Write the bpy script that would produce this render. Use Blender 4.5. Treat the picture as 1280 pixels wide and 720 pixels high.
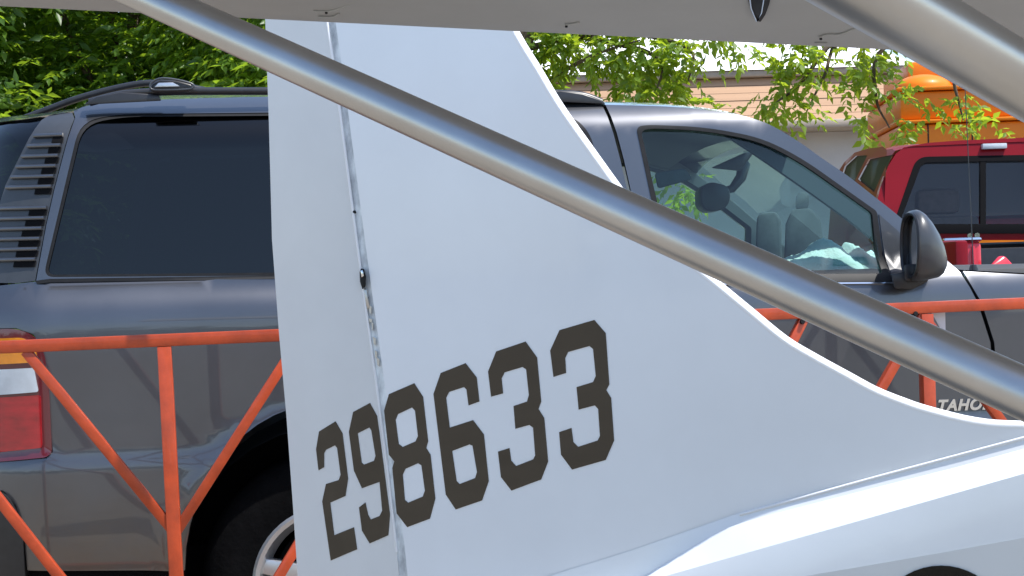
import bpy, math, random
import numpy as np
from mathutils import Vector, Matrix, Euler
from mathutils.geometry import delaunay_2d_cdt
random.seed(7); rng = np.random.default_rng(11)
for o in list(bpy.data.objects): bpy.data.objects.remove(o)
S = bpy.context.scene; COL = S.collection
rad = math.radians
# ------------------------------------------------------------------ camera, sky, sun, exposure
F_PX = 2000.0; PITCH = rad(.57); ROLL = rad(1.8)
CAM = np.array([0, 0, 1.33])
FWD = np.array([0, math.cos(PITCH), -math.sin(PITCH)])
_R0 = np.array([1., 0, 0]); _U0 = np.array([0, math.sin(PITCH), math.cos(PITCH)])
RGT = _R0*math.cos(ROLL) - _U0*math.sin(ROLL); UPV = _U0*math.cos(ROLL) + _R0*math.sin(ROLL)
cd = bpy.data.cameras.new('camera'); cam = bpy.data.objects.new('camera', cd); COL.objects.link(cam)
cd.sensor_width = 36; cd.lens = F_PX/1280*36; cd.clip_start = .05; cd.clip_end = 2000
cam.matrix_world = Matrix(((RGT[0], UPV[0], -FWD[0], CAM[0]), (RGT[1], UPV[1], -FWD[1], CAM[1]), (RGT[2], UPV[2], -FWD[2], CAM[2]), (0, 0, 0, 1)))
S.camera = cam
SUN = Vector((.40, -.18, .90)).normalized()
w = bpy.data.worlds.new('World'); S.world = w; w.use_nodes = True
nt = w.node_tree; nt.nodes.clear()
sky = nt.nodes.new('ShaderNodeTexSky'); sky.sky_type = 'NISHITA'; sky.sun_disc = False
sky.sun_elevation = math.asin(SUN.z); sky.sun_rotation = math.atan2(SUN.x, SUN.y)
sky.air_density = 1.0; sky.dust_density = 0.7; sky.ozone_density = 1.0
bg = nt.nodes.new('ShaderNodeBackground'); bg.inputs[1].default_value = .15
wo = nt.nodes.new('ShaderNodeOutputWorld'); nt.links.new(sky.outputs[0], bg.inputs[0]); nt.links.new(bg.outputs[0], wo.inputs[0])
sl = bpy.data.lights.new('sun', 'SUN'); sl.energy = 3.8; sl.angle = rad(.5); sl.color = (1, .965, .91)
so = bpy.data.objects.new('sun', sl); COL.objects.link(so); so.rotation_euler = SUN.to_track_quat('Z', 'Y').to_euler(); so.location = (3, -2, 12)
S.view_settings.view_transform = 'Standard'; S.view_settings.look = 'None'; S.view_settings.gamma = 1; S.view_settings.exposure = 0.85
try:
    S.cycles.max_bounces = 10; S.cycles.transparent_max_bounces = 16
except Exception: pass

# ------------------------------------------------------------------ helpers
def ray(x, y): return FWD + RGT*((x-640)/F_PX) + UPV*((360-y)/F_PX)
def hit(x, y, P, n):
    d = ray(x, y); return CAM + d*(np.dot(np.asarray(P)-CAM, n)/np.dot(d, n))
def at(x, y, dist):                      # the point seen at (x, y), dist metres in front of the camera
    return CAM + ray(x, y)*dist

class Frame:                             # a vertical reference plane: local x along it, y away from the viewer, z up
    def __init__(s, O, yaw):
        s.O = np.array([O[0], O[1], 0.]); s.yaw = yaw
        s.X = np.array([math.cos(yaw), math.sin(yaw), 0]); s.Y = np.array([-math.sin(yaw), math.cos(yaw), 0])
    def loc(s, p): q = np.asarray(p)-s.O; return np.array([q@s.X, q@s.Y, q[2]])
    def on(s, x, y, off=0.):
        return s.loc(hit(x, y, s.O + s.Y*off, s.Y))
    def surf(s, x, y, fn):
        off = 0.
        for _ in range(14):
            q = s.on(x, y, off); off = .4*off + .6*fn(q[0], q[2])
        return q

def smoothstep(a, b, t):
    t = min(1, max(0, (t-a)/(b-a))); return t*t*(3-2*t)

def rounded(pts, n=7):                   # (x, y[, r]) corners -> polygon with rounded corners
    out = []; N = len(pts)
    for i, p in enumerate(pts):
        if len(p) == 2 or p[2] == 0: out.append((p[0], p[1])); continue
        a = np.array(pts[i-1][:2], float); b = np.array(p[:2], float); c = np.array(pts[(i+1) % N][:2], float)
        u = a-b; v = c-b; lu = np.linalg.norm(u); lv = np.linalg.norm(v)
        r = min(p[2], lu*.49, lv*.49); A = b+u/lu*r; B = b+v/lv*r
        for k in range(n):
            t = k/(n-1); q = A*(1-t)**2 + b*2*t*(1-t) + B*t*t; out.append(tuple(q))
    return out

def smooth_line(pts, n=8, closed=False):  # Catmull-Rom through the points
    P = [np.array(p, float) for p in pts]; out = []; N = len(P)
    for i in range(N if closed else N-1):
        if closed: p0, p1, p2, p3 = P[i-1], P[i], P[(i+1) % N], P[(i+2) % N]
        else: p1, p2 = P[i], P[i+1]; p0 = P[i-1] if i else 2*p1-p2; p3 = P[i+2] if i+2 < N else 2*p2-p1
        for k in range(n):
            t = k/n
            out.append(.5*(2*p1 + (p2-p0)*t + (2*p0-5*p1+4*p2-p3)*t*t + (3*p1-p0-3*p2+p3)*t**3))
    if not closed: out.append(P[-1])
    return out

def link(name, me, mat, parent=None, smooth=True):
    o = bpy.data.objects.new(name, me); COL.objects.link(o)
    if mat is not None: me.materials.append(mat)
    if smooth and len(me.polygons): me.polygons.foreach_set('use_smooth', [True]*len(me.polygons))
    if parent is not None: o.parent = parent
    return o
def mesh(name, v, f, mat, parent=None, smooth=False):
    me = bpy.data.meshes.new(name); me.from_pydata([tuple(map(float, p)) for p in v], [], [tuple(q) for q in f]); me.update()
    return link(name, me, mat, parent, smooth)
def auto(o, ang=35):                     # smooth shading that keeps creases
    me = o.data; me.polygons.foreach_set('use_smooth', [True]*len(me.polygons))
    me.set_sharp_from_angle(angle=rad(ang)); return o
def empty(name, loc, rz=0, label=None, cat=None, group=None):
    o = bpy.data.objects.new(name, None); COL.objects.link(o); o.location = tuple(map(float, loc)); o.rotation_euler = (0, 0, rz); o.empty_display_size = .2
    if label: tag(o, label, cat, group)
    return o
def tag(o, label=None, cat=None, group=None, kind=None):
    if label: o['label'] = label
    if cat: o['category'] = cat
    if group: o['group'] = group
    if kind: o['kind'] = kind
    return o

def in_poly(P, poly):
    x = P[:, 0]; z = P[:, 1]; ins = np.zeros(len(P), bool); n = len(poly)
    for i in range(n):
        x1, z1 = poly[i]; x2, z2 = poly[(i+1) % n]
        if z1 == z2: continue
        c = ((z1 > z) != (z2 > z)) & (x < (x2-x1)*(z-z1)/(z2-z1)+x1); ins ^= c
    return ins
def densify(poly, step):
    out = []; n = len(poly)
    for i in range(n):
        a = np.array(poly[i]); b = np.array(poly[(i+1) % n]); L = np.linalg.norm(b-a)
        if L < 1e-5: continue
        k = max(1, int(L/step))
        for j in range(k): out.append(a+(b-a)*j/k)
    return np.array(out)

def sheet2d(outer, holes, step):
    loops = [densify(outer, step)] + [densify(h, step) for h in holes]
    V = np.concatenate(loops); E = []; b = 0
    for L in loops:
        E += [(b+i, b+(i+1) % len(L)) for i in range(len(L))]; b += len(L)
    lo = loops[0].min(0); hi = loops[0].max(0)
    gx, gz = np.meshgrid(np.arange(lo[0]+step*.5, hi[0], step), np.arange(lo[1]+step*.5, hi[1], step))
    G = np.stack([gx.ravel(), gz.ravel()], 1)
    if len(G):
        ok = in_poly(G, loops[0])
        for L in loops[1:]: ok &= ~in_poly(G, L)
        G = G[ok]
        if len(G):
            d = np.full(len(G), 9.)
            for i in range(0, len(V)): d = np.minimum(d, np.hypot(G[:, 0]-V[i, 0], G[:, 1]-V[i, 1]))
            G = G[d > step*.55]
    A = np.concatenate([V, G]) if len(G) else V
    vs, es, fs, *_ = delaunay_2d_cdt([Vector(p) for p in A], E, [], 0, 1e-6)
    vs = np.array([tuple(v) for v in vs]); fs = np.array([tuple(f) for f in fs if len(f) == 3])
    c = vs[fs].mean(1); ok = in_poly(c, loops[0])
    for L in loops[1:]: ok &= ~in_poly(c, L)
    fs = fs[ok]
    a, b_, c_ = vs[fs[:, 0]], vs[fs[:, 1]], vs[fs[:, 2]]
    ar = (b_[:, 0]-a[:, 0])*(c_[:, 1]-a[:, 1])-(b_[:, 1]-a[:, 1])*(c_[:, 0]-a[:, 0])
    fs[ar < 0] = fs[ar < 0][:, ::-1]
    return vs, fs

def panel2(name, outer, holes, fn, mat, parent, step=.05, thick=.012, back=False, mirror=None, out=0.):
    """a sheet with outline `outer` (local x, z), curved by fn(x, z) and given a real edge"""
    vs, fs = sheet2d(outer, holes, step)
    V = [(x, fn(x, z)-out, z) for x, z in vs]; Fc = [tuple(f) for f in fs]
    if thick:
        cnt = {}
        for f in fs:
            for i in range(3):
                a, b = int(f[i]), int(f[(i+1) % 3]); cnt.setdefault((min(a, b), max(a, b)), []).append((a, b))
        mp = {}
        def dup(a, k):
            if (a, k) not in mp:
                mp[(a, k)] = len(V); p = V[a]; V.append((p[0], p[1]+(thick if k else 0), p[2]))
            return mp[(a, k)]
        for e in cnt.values():
            if len(e) == 1:
                a, b = e[0]; Fc.append((dup(b, 0), dup(a, 0), dup(a, 1), dup(b, 1)))
        if back:
            n0 = len(V); V += [(p[0], p[1]+thick, p[2]) for p in V[:len(vs)]]
            Fc += [tuple(int(n0+i) for i in f[::-1]) for f in fs]
    if mirror is not None:
        V = [(p[0], mirror-p[1], p[2]) for p in V]; Fc = [f[::-1] for f in Fc]
    o = mesh(name, V, Fc, mat, parent, True)
    h = .004; sg = -1. if mirror is None else 1.          # exact normals of the curved sheet
    N = np.zeros((len(V), 3))
    for i, (x, z) in enumerate(vs):
        g = np.array([(fn(x+h, z)-fn(x-h, z))/(2*h), sg, (fn(x, z+h)-fn(x, z-h))/(2*h)]); N[i] = g/np.linalg.norm(g)
    o.data.normals_split_custom_set_from_vertices([tuple(n) for n in N])
    return o

def flat(x, z): return 0.
def panel(fr, name, outer, holes, fn, mat, parent, **k):   # the same from outlines seen in the photograph
    o = [tuple(fr.surf(x, y, fn)[[0, 2]]) for x, y in outer]
    h = [[tuple(fr.surf(x, y, fn)[[0, 2]]) for x, y in q] for q in holes]
    return panel2(name, o, h, fn, mat, parent, **k)

def tube(name, pts, r, mat, parent=None, n=12, cap=True, sx=1., closed=False):
    P = [np.array(p, float) for p in pts]; N = len(P); rr = r if hasattr(r, '__len__') else [r]*N
    V = []; Fc = []; up = None
    for i in range(N):
        t = (P[(i+1) % N]-P[i-1]) if closed else (P[min(i+1, N-1)]-P[max(i-1, 0)]); t = t/np.linalg.norm(t)
        if up is None: up = np.array([0, 0, 1.]) if abs(t[2]) < .9 else np.array([1., 0, 0])
        s = np.cross(t, up); s /= np.linalg.norm(s); up = np.cross(s, t)
        for k in range(n):
            a = 2*math.pi*k/n; V.append(P[i]+s*math.cos(a)*rr[i]*sx+up*math.sin(a)*rr[i])
    for i in range(N if closed else N-1):
        j = (i+1) % N
        for k in range(n): Fc.append((i*n+k, i*n+(k+1) % n, j*n+(k+1) % n, j*n+k))
    if cap and not closed: Fc += [tuple(range(n))[::-1], tuple((N-1)*n+k for k in range(n))]
    o = mesh(name, V, Fc, mat, parent, True); return auto(o, 50)

def box_vf(lo, hi):
    x0, y0, z0 = lo; x1, y1, z1 = hi
    V = [(x0, y0, z0), (x1, y0, z0), (x1, y1, z0), (x0, y1, z0), (x0, y0, z1), (x1, y0, z1), (x1, y1, z1), (x0, y1, z1)]
    return V, [(0, 3, 2, 1), (4, 5, 6, 7), (0, 1, 5, 4), (1, 2, 6, 5), (2, 3, 7, 6), (3, 0, 4, 7)]
def bevel(o, wd, seg=2):
    import bmesh
    bm = bmesh.new(); bm.from_mesh(o.data); bmesh.ops.remove_doubles(bm, verts=bm.verts, dist=1e-6)
    bmesh.ops.recalc_face_normals(bm, faces=bm.faces)
    es = [e for e in bm.edges if len(e.link_faces) == 2 and e.calc_face_angle(0) > .5]
    bmesh.ops.bevel(bm, geom=es, offset=wd, segments=seg, profile=.5, affect='EDGES'); bm.to_mesh(o.data); bm.free(); o.data.update()
    return auto(o, 40)
def box(name, lo, hi, mat, parent=None, bev=0., seg=2):
    o = mesh(name, *box_vf(lo, hi), mat, parent)
    return bevel(o, bev, seg) if bev else o
def hull(name, pts, mat, parent=None, bev=0., seg=2):
    import bmesh
    bm = bmesh.new()
    for p in pts: bm.verts.new(tuple(map(float, p)))
    r = bmesh.ops.convex_hull(bm, input=bm.verts)
    bmesh.ops.delete(bm, geom=[g for g in r['geom_interior'] if isinstance(g, bmesh.types.BMVert)], context='VERTS')
    bmesh.ops.dissolve_limit(bm, angle_limit=.02, verts=bm.verts, edges=bm.edges)
    me = bpy.data.meshes.new(name); bm.to_mesh(me); bm.free(); o = link(name, me, mat, parent, False)
    return bevel(o, bev, seg) if bev else o
def bar(name, a, b, wid, dep, mat, parent, side, bev=.004):   # rectangular tube from a to b; `side` is the depth direction
    a = np.array(a, float); b = np.array(b, float); t = (b-a)/np.linalg.norm(b-a); s = np.array(side, float)
    s = s-t*(s@t); s /= np.linalg.norm(s); u = np.cross(t, s)
    pts = [p+u*wid/2*i+s*dep/2*j for p in (a, b) for i in (-1, 1) for j in (-1, 1)]
    return hull(name, pts, mat, parent, bev, 2)
def lathe(name, prof, mat, parent, n=40, axis='y', cen=(0, 0, 0)):   # profile of (r, y)
    V = []; Fc = []; M = len(prof)
    for k in range(n):
        a = 2*math.pi*k/n
        for r, y in prof: V.append((cen[0]+r*math.cos(a), cen[1]+y, cen[2]+r*math.sin(a)))
    for k in range(n):
        j = (k+1) % n
        for i in range(M-1): Fc.append((k*M+i, k*M+i+1, j*M+i+1, j*M+i))
    return auto(mesh(name, V, Fc, mat, parent, True), 40)
def loft(name, rows, mat, parent, smooth=True, ang=30):
    M = len(rows[0]); V = [p for r in rows for p in r]; Fc = []
    for i in range(len(rows)-1):
        for k in range(M-1): Fc.append((i*M+k, i*M+k+1, (i+1)*M+k+1, (i+1)*M+k))
    o = mesh(name, V, Fc, mat, parent, smooth)
    return auto(o, ang) if smooth else o

# ------------------------------------------------------------------ materials
def P_(name, col, rough=.5, metal=0., coat=0., spec=.5, noise=0., nscale=8., rnoise=0., bump=0., bscale=60., stretch=(1, 1, 1), col2=None):
    m = bpy.data.materials.new(name); m.use_nodes = True; t = m.node_tree; b = t.nodes['Principled BSDF']
    b.inputs['Base Color'].default_value = (*col, 1); b.inputs['Roughness'].default_value = rough; b.inputs['Metallic'].default_value = metal
    b.inputs['Coat Weight'].default_value = coat; b.inputs['Coat Roughness'].default_value = .04; b.inputs['Specular IOR Level'].default_value = spec
    if noise or rnoise or bump:
        tc = t.nodes.new('ShaderNodeTexCoord'); mp = t.nodes.new('ShaderNodeMapping'); mp.inputs['Scale'].default_value = stretch
        t.links.new(tc.outputs['Object'], mp.inputs[0])
        def nz(sc, det=5):
            n = t.nodes.new('ShaderNodeTexNoise'); n.inputs['Scale'].default_value = sc; n.inputs['Detail'].default_value = det; n.inputs['Roughness'].default_value = .6
            t.links.new(mp.outputs[0], n.inputs['Vector']); return n
        n = nz(nscale)
        if noise:
            r = t.nodes.new('ShaderNodeMapRange'); r.inputs['From Min'].default_value = .3; r.inputs['From Max'].default_value = .7
            t.links.new(n.outputs['Fac'], r.inputs['Value'])
            mx = t.nodes.new('ShaderNodeMix'); mx.data_type = 'RGBA'; c2 = col2 or tuple(c*(1-noise) for c in col)
            mx.inputs['A'].default_value = (*c2, 1); mx.inputs['B'].default_value = (*[min(1, c*(1+noise*.5)) for c in col], 1)
            t.links.new(r.outputs[0], mx.inputs['Factor']); t.links.new(mx.outputs['Result'], b.inputs['Base Color'])
        if rnoise:
            r = t.nodes.new('ShaderNodeMapRange'); r.inputs['To Min'].default_value = max(0, rough-rnoise); r.inputs['To Max'].default_value = rough+rnoise
            t.links.new(n.outputs['Fac'], r.inputs['Value']); t.links.new(r.outputs[0], b.inputs['Roughness'])
        if bump:
            n2 = nz(bscale); bp = t.nodes.new('ShaderNodeBump'); bp.inputs['Strength'].default_value = bump; bp.inputs['Distance'].default_value = .01
            t.links.new(n2.outputs['Fac'], bp.inputs['Height']); t.links.new(bp.outputs[0], b.inputs['Normal'])
    return m
def GLASS(name, tint, ior=1.5, rough=.0, refl=1.):
    m = bpy.data.materials.new(name); m.use_nodes = True; t = m.node_tree; t.nodes.clear()
    out = t.nodes.new('ShaderNodeOutputMaterial'); mx = t.nodes.new('ShaderNodeMixShader'); fr = t.nodes.new('ShaderNodeFresnel'); fr.inputs[0].default_value = ior
    tr = t.nodes.new('ShaderNodeBsdfTransparent'); tr.inputs[0].default_value = (*tint, 1)
    gl = t.nodes.new('ShaderNodeBsdfGlossy'); gl.inputs['Roughness'].default_value = rough; gl.inputs['Color'].default_value = (refl, refl, refl, 1)
    t.links.new(fr.outputs[0], mx.inputs[0]); t.links.new(tr.outputs[0], mx.inputs[1]); t.links.new(gl.outputs[0], mx.inputs[2]); t.links.new(mx.outputs[0], out.inputs[0])
    return m
def LEAF(name, dark, light, trans, amount=.45):
    m = bpy.data.materials.new(name); m.use_nodes = True; t = m.node_tree; t.nodes.clear()
    out = t.nodes.new('ShaderNodeOutputMaterial'); g = t.nodes.new('ShaderNodeNewGeometry')
    mx = t.nodes.new('ShaderNodeMix'); mx.data_type = 'RGBA'; mx.inputs['A'].default_value = (*dark, 1); mx.inputs['B'].default_value = (*light, 1)
    t.links.new(g.outputs['Random Per Island'], mx.inputs['Factor'])
    d = t.nodes.new('ShaderNodeBsdfPrincipled'); d.inputs['Roughness'].default_value = .42; d.inputs['Specular IOR Level'].default_value = .5
    t.links.new(mx.outputs['Result'], d.inputs['Base Color'])
    tl = t.nodes.new('ShaderNodeBsdfTranslucent'); tl.inputs[0].default_value = (*trans, 1)
    ms = t.nodes.new('ShaderNodeMixShader'); ms.inputs[0].default_value = amount
    t.links.new(d.outputs[0], ms.inputs[1]); t.links.new(tl.outputs[0], ms.inputs[2]); t.links.new(ms.outputs[0], out.inputs[0])
    return m
M = dict(
    concrete=P_('concrete', (.265, .235, .19), .9, noise=.25, nscale=1.2, bump=.25, bscale=90),
    pewter=P_('pewter_paint', (.108, .112, .125), .37, metal=.85, coat=1., noise=.12, nscale=3, rnoise=.04),
    pewter_dark=P_('grey_moulded_plastic', (.040, .043, .048), .38, coat=.25, noise=.15, nscale=20),
    chassis=P_('black_underbody', (.006, .006, .007), .9, spec=.1),
    trim=P_('black_rubber', (.012, .012, .013), .55, spec=.25, noise=.3, nscale=30),
    plastic=P_('black_plastic', (.02, .02, .022), .35, noise=.25, nscale=25),
    tyre=P_('tyre_rubber', (.004, .004, .0045), .9, spec=.06, noise=.3, nscale=20, bump=.3, bscale=50),
    alloy=P_('alloy_wheel', (.55, .56, .58), .3, metal=.8),
    chrome=P_('chrome', (.75, .76, .78), .12, metal=1.),
    privacy=GLASS('privacy_glass', (.012, .018, .03), 1.5),
    tint=GLASS('green_tinted_glass', (.48, .74, .72), 1.5),
    smoke=GLASS('smoke_glass', (.85, .76, .70), 1.5),
    side_glass=P_('dull_dark_glass', (.02, .03, .018), .45, spec=.15),  # opaque dark green pane with a dull surface
    clear=GLASS('clear_glass', (.78, .86, .84), 1.45),
    lamp_red=P_('red_lens', (.36, .005, .012), .12, coat=1., noise=.35, nscale=14, stretch=(1, 1, 3)),
    lamp_dark=P_('dark_red_lens_rim', (.10, .008, .015), .15, coat=1.),
    lamp_amber=P_('amber_lens', (.75, .25, .01), .15, coat=1., noise=.2, nscale=20),
    lamp_clear=P_('clear_lens', (.55, .60, .64), .12, coat=1., noise=.2, nscale=10),
    lining=P_('grey_headliner', (.30, .30, .28), .9),
    upholstery=P_('grey_seat_fabric', (.10, .105, .11), .9, noise=.2, nscale=30),
    dash=P_('dark_dashboard', (.045, .045, .045), .6),
    dash2=P_('slate_interior_plastic', (.085, .10, .125), .7),
    towel=P_('pale_towel', (.80, .84, .81), .95, noise=.08, nscale=30, bump=.4, bscale=120),
    orange=P_('orange_red_enamel', (.43, .052, .009), .38, coat=.2, noise=.28, nscale=16, bump=.06, bscale=70),
    white=P_('sky_tinted_white_paint', (.80, .825, .85), .28, coat=.5, noise=.05, nscale=2.2, bump=.03, bscale=14),  # white paint with the sky's blue tint put into its colour
    rudder=P_('off_white_rudder_paint', (.70, .705, .70), .36, coat=.3, noise=.06, nscale=3, bump=.03, bscale=14),  # slightly warmer and darker than the fin
    worn=P_('worn_seam_paint', (.74, .78, .83), .4, noise=.55, nscale=26, stretch=(1, 1, .5)),
    white_edge=P_('lit_edge_white', (.80, .80, .80), .4, coat=.3),  # sunlit white of the leading edge put into the colour; beads share it
    number=P_('glossy_brown_black_vinyl', (.020, .014, .007), .08, coat=.7, spec=.4, rnoise=.03, noise=.2, nscale=5),
    silver=P_('smooth_silver_tube', (.50, .49, .48), .33, metal=.95, noise=.10, rnoise=.05, nscale=7, bump=.015, bscale=220),
    wing=P_('dull_silver_fabric', (.42, .42, .42), .62, metal=.25, noise=.10, nscale=2.5, bump=.12, bscale=7),
    red=P_('dark_red_car_paint', (.19, .003, .008), .34, metal=0., coat=.12, spec=.15, noise=.08, nscale=5),
    red_plastic=P_('red_plastic', (.62, .02, .04), .3, coat=.4, noise=.15, nscale=8),
    machine=P_('orange_machine_paint', (.74, .20, .005), .42, coat=.1, spec=.25, noise=.12, nscale=3),
    fascia=P_('tan_painted_boards', (.46, .285, .175), .85, noise=.16, nscale=1.2, stretch=(.15, 1, 6)),
    beam=P_('weathered_beam', (.33, .28, .23), .85, noise=.2, nscale=3),
    stucco=P_('pale_grey_wall', (.50, .50, .52), .9, noise=.06, nscale=3, bump=.2, bscale=30),
    roof=P_('white_sheet_roof', (.85, .85, .85), .6, noise=.05, nscale=1),
    bark=P_('bark', (.11, .08, .055), .95, noise=.4, nscale=14, bump=.5, bscale=25),
    tag=P_('pale_card', (.62, .64, .66), .6),
    leaf=LEAF('ash_leaf', (.05, .12, .016), (.17, .27, .025), (.50, .64, .035), .5),
    hedge=LEAF('hedge_leaf', (.03, .08, .015), (.11, .20, .023), (.38, .56, .03), .43),
    grove=LEAF('far_leaf', (.03, .06, .02), (.07, .11, .03), (.12, .2, .03), .3),
)
# brown of the reflected ground, painted low on the SUV body
def ground_tint(m, z0, z1, amt, col=(.17, .125, .075)):
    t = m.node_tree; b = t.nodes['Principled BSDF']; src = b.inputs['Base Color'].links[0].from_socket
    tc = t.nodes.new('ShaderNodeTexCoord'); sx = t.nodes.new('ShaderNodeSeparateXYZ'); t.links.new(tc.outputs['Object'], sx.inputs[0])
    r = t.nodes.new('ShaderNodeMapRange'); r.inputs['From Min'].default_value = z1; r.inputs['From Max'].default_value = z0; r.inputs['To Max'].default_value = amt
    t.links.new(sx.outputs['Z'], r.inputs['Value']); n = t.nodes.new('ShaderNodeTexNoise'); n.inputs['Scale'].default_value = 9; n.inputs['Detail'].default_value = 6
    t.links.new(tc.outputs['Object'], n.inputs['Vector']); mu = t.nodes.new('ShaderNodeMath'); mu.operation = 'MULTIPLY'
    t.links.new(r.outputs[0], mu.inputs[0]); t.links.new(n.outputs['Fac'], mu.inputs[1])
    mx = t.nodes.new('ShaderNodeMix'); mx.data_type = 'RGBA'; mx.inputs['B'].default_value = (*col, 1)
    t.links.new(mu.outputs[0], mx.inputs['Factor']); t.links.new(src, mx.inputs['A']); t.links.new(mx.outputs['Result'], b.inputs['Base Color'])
ground_tint(M['pewter'], .42, .84, .75)

# ------------------------------------------------------------------ ground
tag(mesh('ground', [(-900, -900, 0), (900, -900, 0), (900, 900, 0), (-900, 900, 0)], [(0, 1, 2, 3)], M['concrete']), 'pale concrete parking apron', kind='structure')

# ------------------------------------------------------------------ foliage
def leaf_mesh(name, base, direc, L, mat, parent=None, pairs=4, leaf_len=.1, wid=.36, droop=.5):
    """compound leaf sprays: base (N,3), direc (N,3), length L each"""
    N = len(base); d = direc/np.linalg.norm(direc, axis=1, keepdims=True)
    up = np.array([0, 0, 1.]); s = np.cross(d, up); s /= (np.linalg.norm(s, axis=1, keepdims=True)+1e-9); u = np.cross(s, d)
    V = []; K = pairs*2+1
    for k in range(K):
        t = (k//2+1)/(pairs+.5) if k < K-1 else 1.
        p = base + d*(L[:, None]*t); p[:, 2] -= droop*L*t*t*.5
        sg = 0 if k == K-1 else (1 if k % 2 else -1)
        ld = d*(.55 if sg else 1) + s*sg*.85 + u*rng.normal(0, .25, (N, 1)) + rng.normal(0, .18, (N, 3)); ld[:, 2] -= droop*.6
        ld /= np.linalg.norm(ld, axis=1, keepdims=True)
        wv = np.cross(ld, u+rng.normal(0, .45, (N, 3))); wv /= np.linalg.norm(wv, axis=1, keepdims=True)
        nv = np.cross(wv, ld); ll = leaf_len*rng.uniform(.7, 1.25, (N, 1)); ww = ll*wid*.5
        a = p; b = p+ld*ll*.45+wv*ww+nv*ll*.06; c = p+ld*ll-nv*ll*.10; e = p+ld*ll*.45-wv*ww+nv*ll*.06
        V.append(np.stack([a, b, c, e], 1))
    V = np.stack(V, 1).reshape(-1, 3); nq = len(V)//4
    me = bpy.data.meshes.new(name); me.vertices.add(len(V)); me.vertices.foreach_set('co', V.ravel())
    idx = np.arange(nq)[:, None]*4; tri = np.concatenate([idx+[0, 1, 2], idx+[0, 2, 3]], 1).ravel()
    me.loops.add(len(tri)); me.loops.foreach_set('vertex_index', tri); me.polygons.add(nq*2)
    me.polygons.foreach_set('loop_start', np.arange(nq*2)*3); me.polygons.foreach_set('loop_total', np.full(nq*2, 3)); me.update(); me.validate()
    return link(name, me, mat, parent, False)

def branchy(name, pts, r0, r1, parent):
    q = smooth_line(pts, 5); n = len(q); return tube(name, q, [r0+(r1-r0)*i/(n-1) for i in range(n)], M['bark'], parent, n=8)

def ball_sprays(cen, rads, n, shell=.55):
    v = rng.normal(0, 1, (n, 3)); v /= np.linalg.norm(v, axis=1, keepdims=True); r = rng.uniform(shell**3, 1, (n, 1))**(1/3)
    return np.asarray(cen)+v*r*np.asarray(rads), v

def dense_tree(x, y, h, clumps, label, n_per, leaf_len, mat='hedge'):
    t = empty('dense_tree', (x, y, 0), 0, label, 'tree', 'trees along the left and middle background')
    branchy('trunk', [(0, 0, 0), (.08, .05, h*.25), (-.06, .08, h*.5), (.02, 0, h*.85)], .17, .05, t)
    B = []; D = []
    for (cx, cy, cz, r) in clumps:
        branchy('limb', [(0, .03, cz*.45), (cx*.4, cy*.4, cz*.75), (cx*.8, cy*.8, cz)], .05, .015, t)
        b, v = ball_sprays((cx, cy, cz), (r, r*.8, r*.85), int(n_per*r*r), .35); B.append(b); D.append(v*[1, 1, .4]+[0, -.25, -.12])
    B = np.concatenate(B); D = np.concatenate(D)
    tag(leaf_mesh('crown', B, D, rng.uniform(.2, .42, len(B)), M[mat], t, 4, leaf_len, .42), kind='stuff')
    return t
def rand_clumps(n, rx, ry, z0, z1, r):
    return [(random.uniform(-rx, rx), random.uniform(-ry, ry), z0+(z1-z0)*(i+.5)/n+random.uniform(-.2, .2), r*random.uniform(.75, 1.2)) for i in range(n)]
dense_tree(-4.9, 13.2, 4.2, rand_clumps(16, 1.0, .9, .8, 4.3, .8), 'bushy dark green tree at the far left behind the grey SUV', 340, .11)
dense_tree(-3.2, 13.8, 4.4, rand_clumps(16, 1.0, .9, .8, 4.5, .8), 'dense green tree above the roof rail of the grey SUV', 340, .11)
dense_tree(-1.4, 13.4, 4.0, rand_clumps(14, 1.0, .9, .8, 4.2, .8), 'leafy green tree half hidden behind the tail fin', 330, .11)
dense_tree(.5, 17.2, 2.6, rand_clumps(9, .7, .5, .7, 2.3, .6), 'low leafy bush added mostly hidden beyond the grey SUV, as a reflection for the pickup side glass', 380, .1)  # mostly hidden bush, added to be reflected in the pickup's side glass
for i, (x, y) in enumerate([(-7.2, 15.5), (-5.2, 16.5), (-3.4, 17), (-1.6, 16.5)]):
    dense_tree(x, y, 5.5, rand_clumps(12, 1.3, .9, .8, 5.6, 1.1),
        ['dark tree of the rear row at the extreme left edge', 'dark tree of the rear row left of the roof rail', 'dark tree of the rear row above the roof rail buckle', 'dark tree of the rear row beside the tail fin'][i], 260, .13)

def hanging_tree(name, label, trunk, limbs, clumps, n, leaf_len=.105):
    base = trunk[0]; t = empty(name, (base[0], base[1], 0), 0, label, 'tree', 'trees along the left and middle background')
    o = np.array([base[0], base[1], 0.])
    branchy('trunk', [np.asarray(p)-o for p in trunk], .16, .08, t)
    for l in limbs: branchy('branch', [np.asarray(p)-o for p in l], .03, .006, t)
    B = []; D = []
    for (px, py, rp, dist, k) in clumps:
        c = at(px, py, dist)-o; r = rp*dist/F_PX; m = max(3, int(n*k*(rp/25.)**2))
        b, v = ball_sprays(c, (r, r*1.3, r), m, .1); b = c+(b-c)*rng.uniform(.35, 1.0, (m, 1)); B.append(b); D.append(v*.8+np.array([.1, -.2, -.35]))
    B = np.concatenate(B); D = np.concatenate(D)
    tag(leaf_mesh('crown', B, D, rng.uniform(.10, .22, len(B)), M['leaf'], t, 3, leaf_len, .50, .7), kind='stuff')
tk = at(600, 300, 13.5)
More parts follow.
